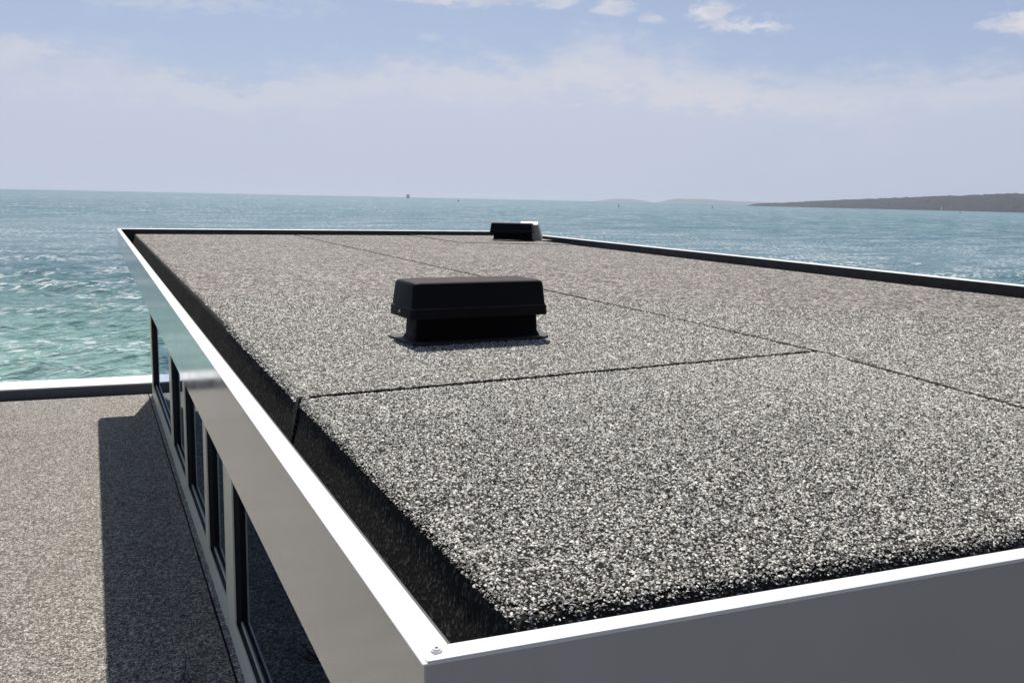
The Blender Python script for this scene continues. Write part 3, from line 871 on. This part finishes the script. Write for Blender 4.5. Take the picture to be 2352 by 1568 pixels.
# unseen dark storey added behind the camera for fascia and vents to mirror
added_storey = thing('added_dark_storey', 'unseen dark storey added behind the camera, mirrored in the fascia and vents', 'added_storey', (0.3, -1.0, 0.01))
hb = box('wall', 0.35, 9.7, -5.0, 0.25, 0.0, 6.2, 'added_storey_dark', added_storey)
rb = box('roof', 0.30, 9.75, -5.05, 0.28, 6.203, 6.45, 'added_storey_dark', added_storey)

# ------------------------------------------------------------------ roof vents
def frustum(bm, x0, x1, y0, y1, z0, X0, X1, Y0, Y1, z1, r0, r1, seg=4, cap_top=True, cap_bot=True):
    """rounded-corner frustum"""
    def ring(a0, a1, b0, b1, r, z):
        out_ = []
        for (cx_, cy_, s) in ((a1 - r, b1 - r, 0), (a0 + r, b1 - r, 90), (a0 + r, b0 + r, 180), (a1 - r, b0 + r, 270)):
            for k in range(seg + 1):
                t = math.radians(s + 90 * k / seg)
                out_.append(bm.verts.new((cx_ + r * math.cos(t), cy_ + r * math.sin(t), z)))
        return out_
    A = ring(x0, x1, y0, y1, r0, z0); B_ = ring(X0, X1, Y0, Y1, r1, z1)
    n = len(A)
    for i in range(n):
        j = (i + 1) % n
        bm.faces.new((A[i], A[j], B_[j], B_[i]))
    if cap_bot: bm.faces.new(A[::-1])
    if cap_top: bm.faces.new(B_)
    return A, B_
def make_vent(name, label, loc, rz, mats_, scale=1.0, group=None, flange=True):
    body_m, top_m, fl_m = mats_
    t = thing(name, label, 'roof vent', loc, rz, group)
    W, D = 0.322, 0.085
    # flange: thin sheet, slightly dished and uneven
    if flange:
        fb = bmesh.new()
        ang = [(-W - 0.045, -D - 0.085), (0, -D - 0.070), (W + 0.03, -D - 0.055), (W + 0.085, 0.03), (W + 0.08, D + 0.08), (0, D + 0.09), (-W - 0.055, D + 0.09), (-W - 0.050, 0.02)]
        prism_bm(ang, 0.0015, 0.009, fb)
        bmesh.ops.bevel(fb, geom=[e for e in fb.edges if abs(e.verts[0].co.z - e.verts[1].co.z) > 0.004], offset=0.02, segments=3, affect='EDGES')
        link('base_flange', bm_mesh(fb, 'base_flange'), t, fl_m)
    bb = bmesh.new()
    A, B_ = frustum(bb, -W - 0.012, W + 0.012, -D - 0.012, D + 0.012, 0.009, -W, W, -D, D, 0.030, 0.03, 0.025, cap_top=False)
    frustum(bb, -W, W, -D, D, 0.030, -W + 0.008, W - 0.008, -D + 0.006, D - 0.006, 0.150, 0.025, 0.02, cap_bot=False)
    bmesh.ops.remove_doubles(bb, verts=bb.verts, dist=0.0004)
    link('body', bm_mesh(bb, 'body', smooth_angle=35), t, body_m)
    cw = bmesh.new()
    # cowl: skirt lip, step, tapered hood with soft top edge
    X, Yd = W + 0.034, D + 0.062; ox = -0.018
    lv = [(X, Yd, 0.118, 0.022), (X - 0.001, Yd - 0.001, 0.163, 0.022), (X - 0.007, Yd - 0.006, 0.167, 0.022), (X - 0.017, Yd - 0.015, 0.262, 0.022),
          (X - 0.019, Yd - 0.017, 0.274, 0.024), (X - 0.025, Yd - 0.023, 0.282, 0.028), (X - 0.036, Yd - 0.034, 0.286, 0.03), (X - 0.08, Yd - 0.075, 0.287, 0.03)]
    prev = None
    rings = []
    seg = 4
    for (a, c_, z, r) in lv:
        rg = []
        for (cx_, cy_, s) in ((a - r, c_ - r, 0), (-a + r, c_ - r, 90), (-a + r, -c_ + r, 180), (a - r, -c_ + r, 270)):
            for k in range(seg + 1):
                th = math.radians(s + 90 * k / seg)
                rg.append(cw.verts.new((ox + cx_ + r * math.cos(th), cy_ + r * math.sin(th), z)))
        rings.append(rg)
    for A, B_ in zip(rings, rings[1:]):
        for i in range(len(A)):
            j = (i + 1) % len(A)
            cw.faces.new((A[i], A[j], B_[j], B_[i]))
    cw.faces.new(rings[-1])
    # inner lining of the skirt so the hood has thickness
    inner = [cw.verts.new((v.co.x * 0.975, v.co.y * 0.96, 0.118)) for v in rings[0]]
    inner2 = [cw.verts.new((v.co.x * 0.975, v.co.y * 0.96, 0.165)) for v in rings[0]]
    for i in range(len(inner)):
        j = (i + 1) % len(inner)
        cw.faces.new((rings[0][j], rings[0][i], inner[i], inner[j]))
        cw.faces.new((inner[j], inner[i], inner2[i], inner2[j]))
    cw.faces.new(inner2[::-1])
    co = link('cowl', bm_mesh(cw, 'cowl', smooth_angle=38), t, top_m)
    # side screws in the skirt
    for sx_ in (-1, 1):
        s_ = bmesh.new()
        bmesh.ops.create_cone(s_, cap_ends=True, segments=10, radius1=0.008, radius2=0.006, depth=0.008,
                              matrix=Matrix.Translation((ox + sx_ * (X + 0.003), 0.0, 0.142)) @ Matrix.Rotation(sx_ * math.pi / 2, 4, 'Y'))
        link('screw', bm_mesh(s_, 'screw'), co, 'bracket_steel')
    t.scale = (scale,) * 3
    return t
BLACK = ('vent_black', 'vent_top_black', 'bitumen')
make_vent('roof_vent', 'large black cowled roof vent standing near the middle of the chip roof', (1.683, 4.088, MATZ + 0.004), math.radians(2.5), BLACK,
          group='black vents on the chip roof')
make_vent('roof_vent', 'small looking black roof vent at the far corner of the chip roof', (6.30, 13.62, MATZ + 0.010), math.radians(-33), BLACK,
          0.98, group='black vents on the chip roof', flange=False)
# pale vent behind the far black one
gvn = thing('grey_roof_vent', 'pale grey box vent half hidden behind the far black roof vent', 'roof vent', (6.69, 13.80, MATZ + 0.010), math.radians(-28))
bmv = bmesh.new()
frustum(bmv, -0.22, 0.22, -0.14, 0.14, -0.02, -0.165, 0.135, -0.11, 0.11, 0.252, 0.015, 0.02)
gb_ = link('body', bm_mesh(bmv, 'body', smooth_angle=35), gvn, 'vent_grey')
gb_.rotation_euler.x = math.radians(13); gb_.location = (0, 0.03, 0.025)
bmv = bmesh.new()
prism_bm([(-0.16, -0.105), (0.13, -0.105), (0.13, 0.105), (-0.16, 0.105)], 0.2525, 0.258, bmv)
gl_ = link('lit_top', bm_mesh(bmv, 'lit_top', 0.003), gb_, 'white_powder_coat')  # white sheet puts the sunlit top of the grey vent into colour
bmv = bmesh.new()
prism_bm([(-0.26, -0.20), (0.42, -0.20), (0.42, 0.18), (-0.26, 0.18)], 0.0, 0.011, bmv)
link('base_flange', bm_mesh(bmv, 'base_flange', 0.003), gvn, 'flange_grey')

# ------------------------------------------------------------------ twigs blown on to the lower roof
def twig(pts, r, name='twig'):
    vs, fs = [], []
    pts = [np.array(p, float) for p in pts]
    for k, p in enumerate(pts):
        d = pts[min(k + 1, len(pts) - 1)] - pts[max(k - 1, 0)]; d /= np.linalg.norm(d)
        u = np.cross(d, (0, 0, 1)); u /= np.linalg.norm(u); v = np.cross(u, d)
        rr = r * (1 - 0.6 * k / (len(pts) - 1))
        for a in range(6):
            vs.append(p + (u * math.cos(a * math.pi / 3) + v * math.sin(a * math.pi / 3)) * rr)
    n = len(pts)
    for k in range(n - 1):
        for a in range(6):
            fs.append((6 * k + a, 6 * k + (a + 1) % 6, 6 * k + 6 + (a + 1) % 6, 6 * k + 6 + a))
    fs.append(tuple(range(5, -1, -1))); fs.append(tuple(6 * (n - 1) + a for a in range(6)))
    return mesh_from(vs, fs, name, True)
tw = link('twig', twig([(0.415, 6.14, 0.006), (0.455, 6.22, 0.022), (0.480, 6.31, 0.032), (0.485, 6.40, 0.026), (0.475, 6.47, 0.010)], 0.006), None, 'twig_bark')
tag(tw, 'thin dark curved twig lying in the shade on the lower roof', 'twig', 'twigs on the lower roof')
tw = link('twig', twig([(0.470, 6.13, 0.006), (0.515, 6.19, 0.020), (0.550, 6.27, 0.026), (0.570, 6.35, 0.010)], 0.005), None, 'twig_bark')
tag(tw, 'shorter dark twig on the lower roof, nearer the window wall', 'twig', 'twigs on the lower roof')

# ------------------------------------------------------------------ vessels and marks on the water
def place(az_, d):
    x, y, _ = polar(az_, d); return (x, y, SEA_Z)
sp = place(18.29, 9500)
ship = thing('ship', 'grey ship seen end on, far out on the horizon', 'ship', sp, -math.radians(18.3))
hbm = prism_bm([(-17, -60), (17, -60), (17, 40), (9, 62), (0, 72), (-9, 62), (-17, 40)], -1, 17)
link('hull', bm_mesh(hbm, 'hull'), ship, 'ship_grey')
f = bmesh.new()
for dims in ((-15, 15, -50, -28, 17, 34), (-18, 18, -46, -36, 34, 38), (-6, 6, -58, -50, 17, 36)):
    prism_bm([(dims[0], dims[2]), (dims[1], dims[2]), (dims[1], dims[3]), (dims[0], dims[3])], dims[4], dims[5], f)
link('superstructure', bm_mesh(f, 'superstructure'), ship, 'ship_grey')
f = bmesh.new(); prism_bm([(-1.2, -42), (1.2, -42), (1.2, -39.5), (-1.2, -39.5)], 38.02, 49, f)
link('mast', bm_mesh(f, 'mast'), ship, 'ship_grey')
f = bmesh.new(); prism_bm([(-13, -26), (13, -26), (13, 36), (-13, 36)], 17.02, 27, f)
link('deck_cargo', bm_mesh(f, 'deck_cargo'), ship, 'ship_grey')

bt = thing('motor_boat', 'tiny dark boat on the water right of the distant ship', 'boat', place(21.4, 4200), 0.6)
link('hull', bm_mesh(prism_bm([(-6, -2), (4, -2), (7.5, 0), (4, 2), (-6, 2)], -0.3, 2.2), 'hull'), bt, 'ship_grey')
link('cabin', bm_mesh(prism_bm([(-3, -1.6), (2, -1.6), (2, 1.6), (-3, 1.6)], 2.2, 5.2), 'cabin'), bt, 'ship_grey')

def beacon(name, label, cat, az_, d, h, rad, mat, group=None):
    t = thing(name, label, cat, place(az_, d), 0, group)
    f = bmesh.new()
    bmesh.ops.create_cone(f, cap_ends=True, segments=12, radius1=rad * 2.2, radius2=rad * 1.6, depth=2.4, matrix=Matrix.Translation((0, 0, 0.8)))
    link('float', bm_mesh(f, 'float'), t, mat)
    f = bmesh.new()
    bmesh.ops.create_cone(f, cap_ends=True, segments=12, radius1=rad, radius2=rad * 0.6, depth=h - 2, matrix=Matrix.Translation((0, 0, 2 + (h - 2) / 2)))
    link('tower', bm_mesh(f, 'tower'), t, mat)
    f = bmesh.new()
    bmesh.ops.create_cone(f, cap_ends=True, segments=12, radius1=rad * 1.2, radius2=rad * 0.3, depth=1.6, matrix=Matrix.Translation((0, 0, h + 0.8)))
    link('lantern', bm_mesh(f, 'lantern'), t, mat)
GB = 'channel buoys on the sea'
beacon('channel_buoy', 'thin dark channel buoy in front of the faint far island, left one of two', 'buoy', 31.3, 2600, 7, 0.9, 'buoy_dark', GB)
beacon('channel_buoy', 'thin dark channel buoy just left of the headland tip', 'buoy', 36.95, 2800, 6.5, 0.9, 'buoy_dark', GB)
beacon('channel_buoy', 'small dark buoy under the headland shore, right of the white beacon', 'buoy', 50.6, 3300, 5, 1.1, 'buoy_dark', GB)
beacon('beacon', 'pale beacon tower standing on the water in front of the headland', 'beacon', 49.65, 4600, 17, 1.8, 'beacon_white')
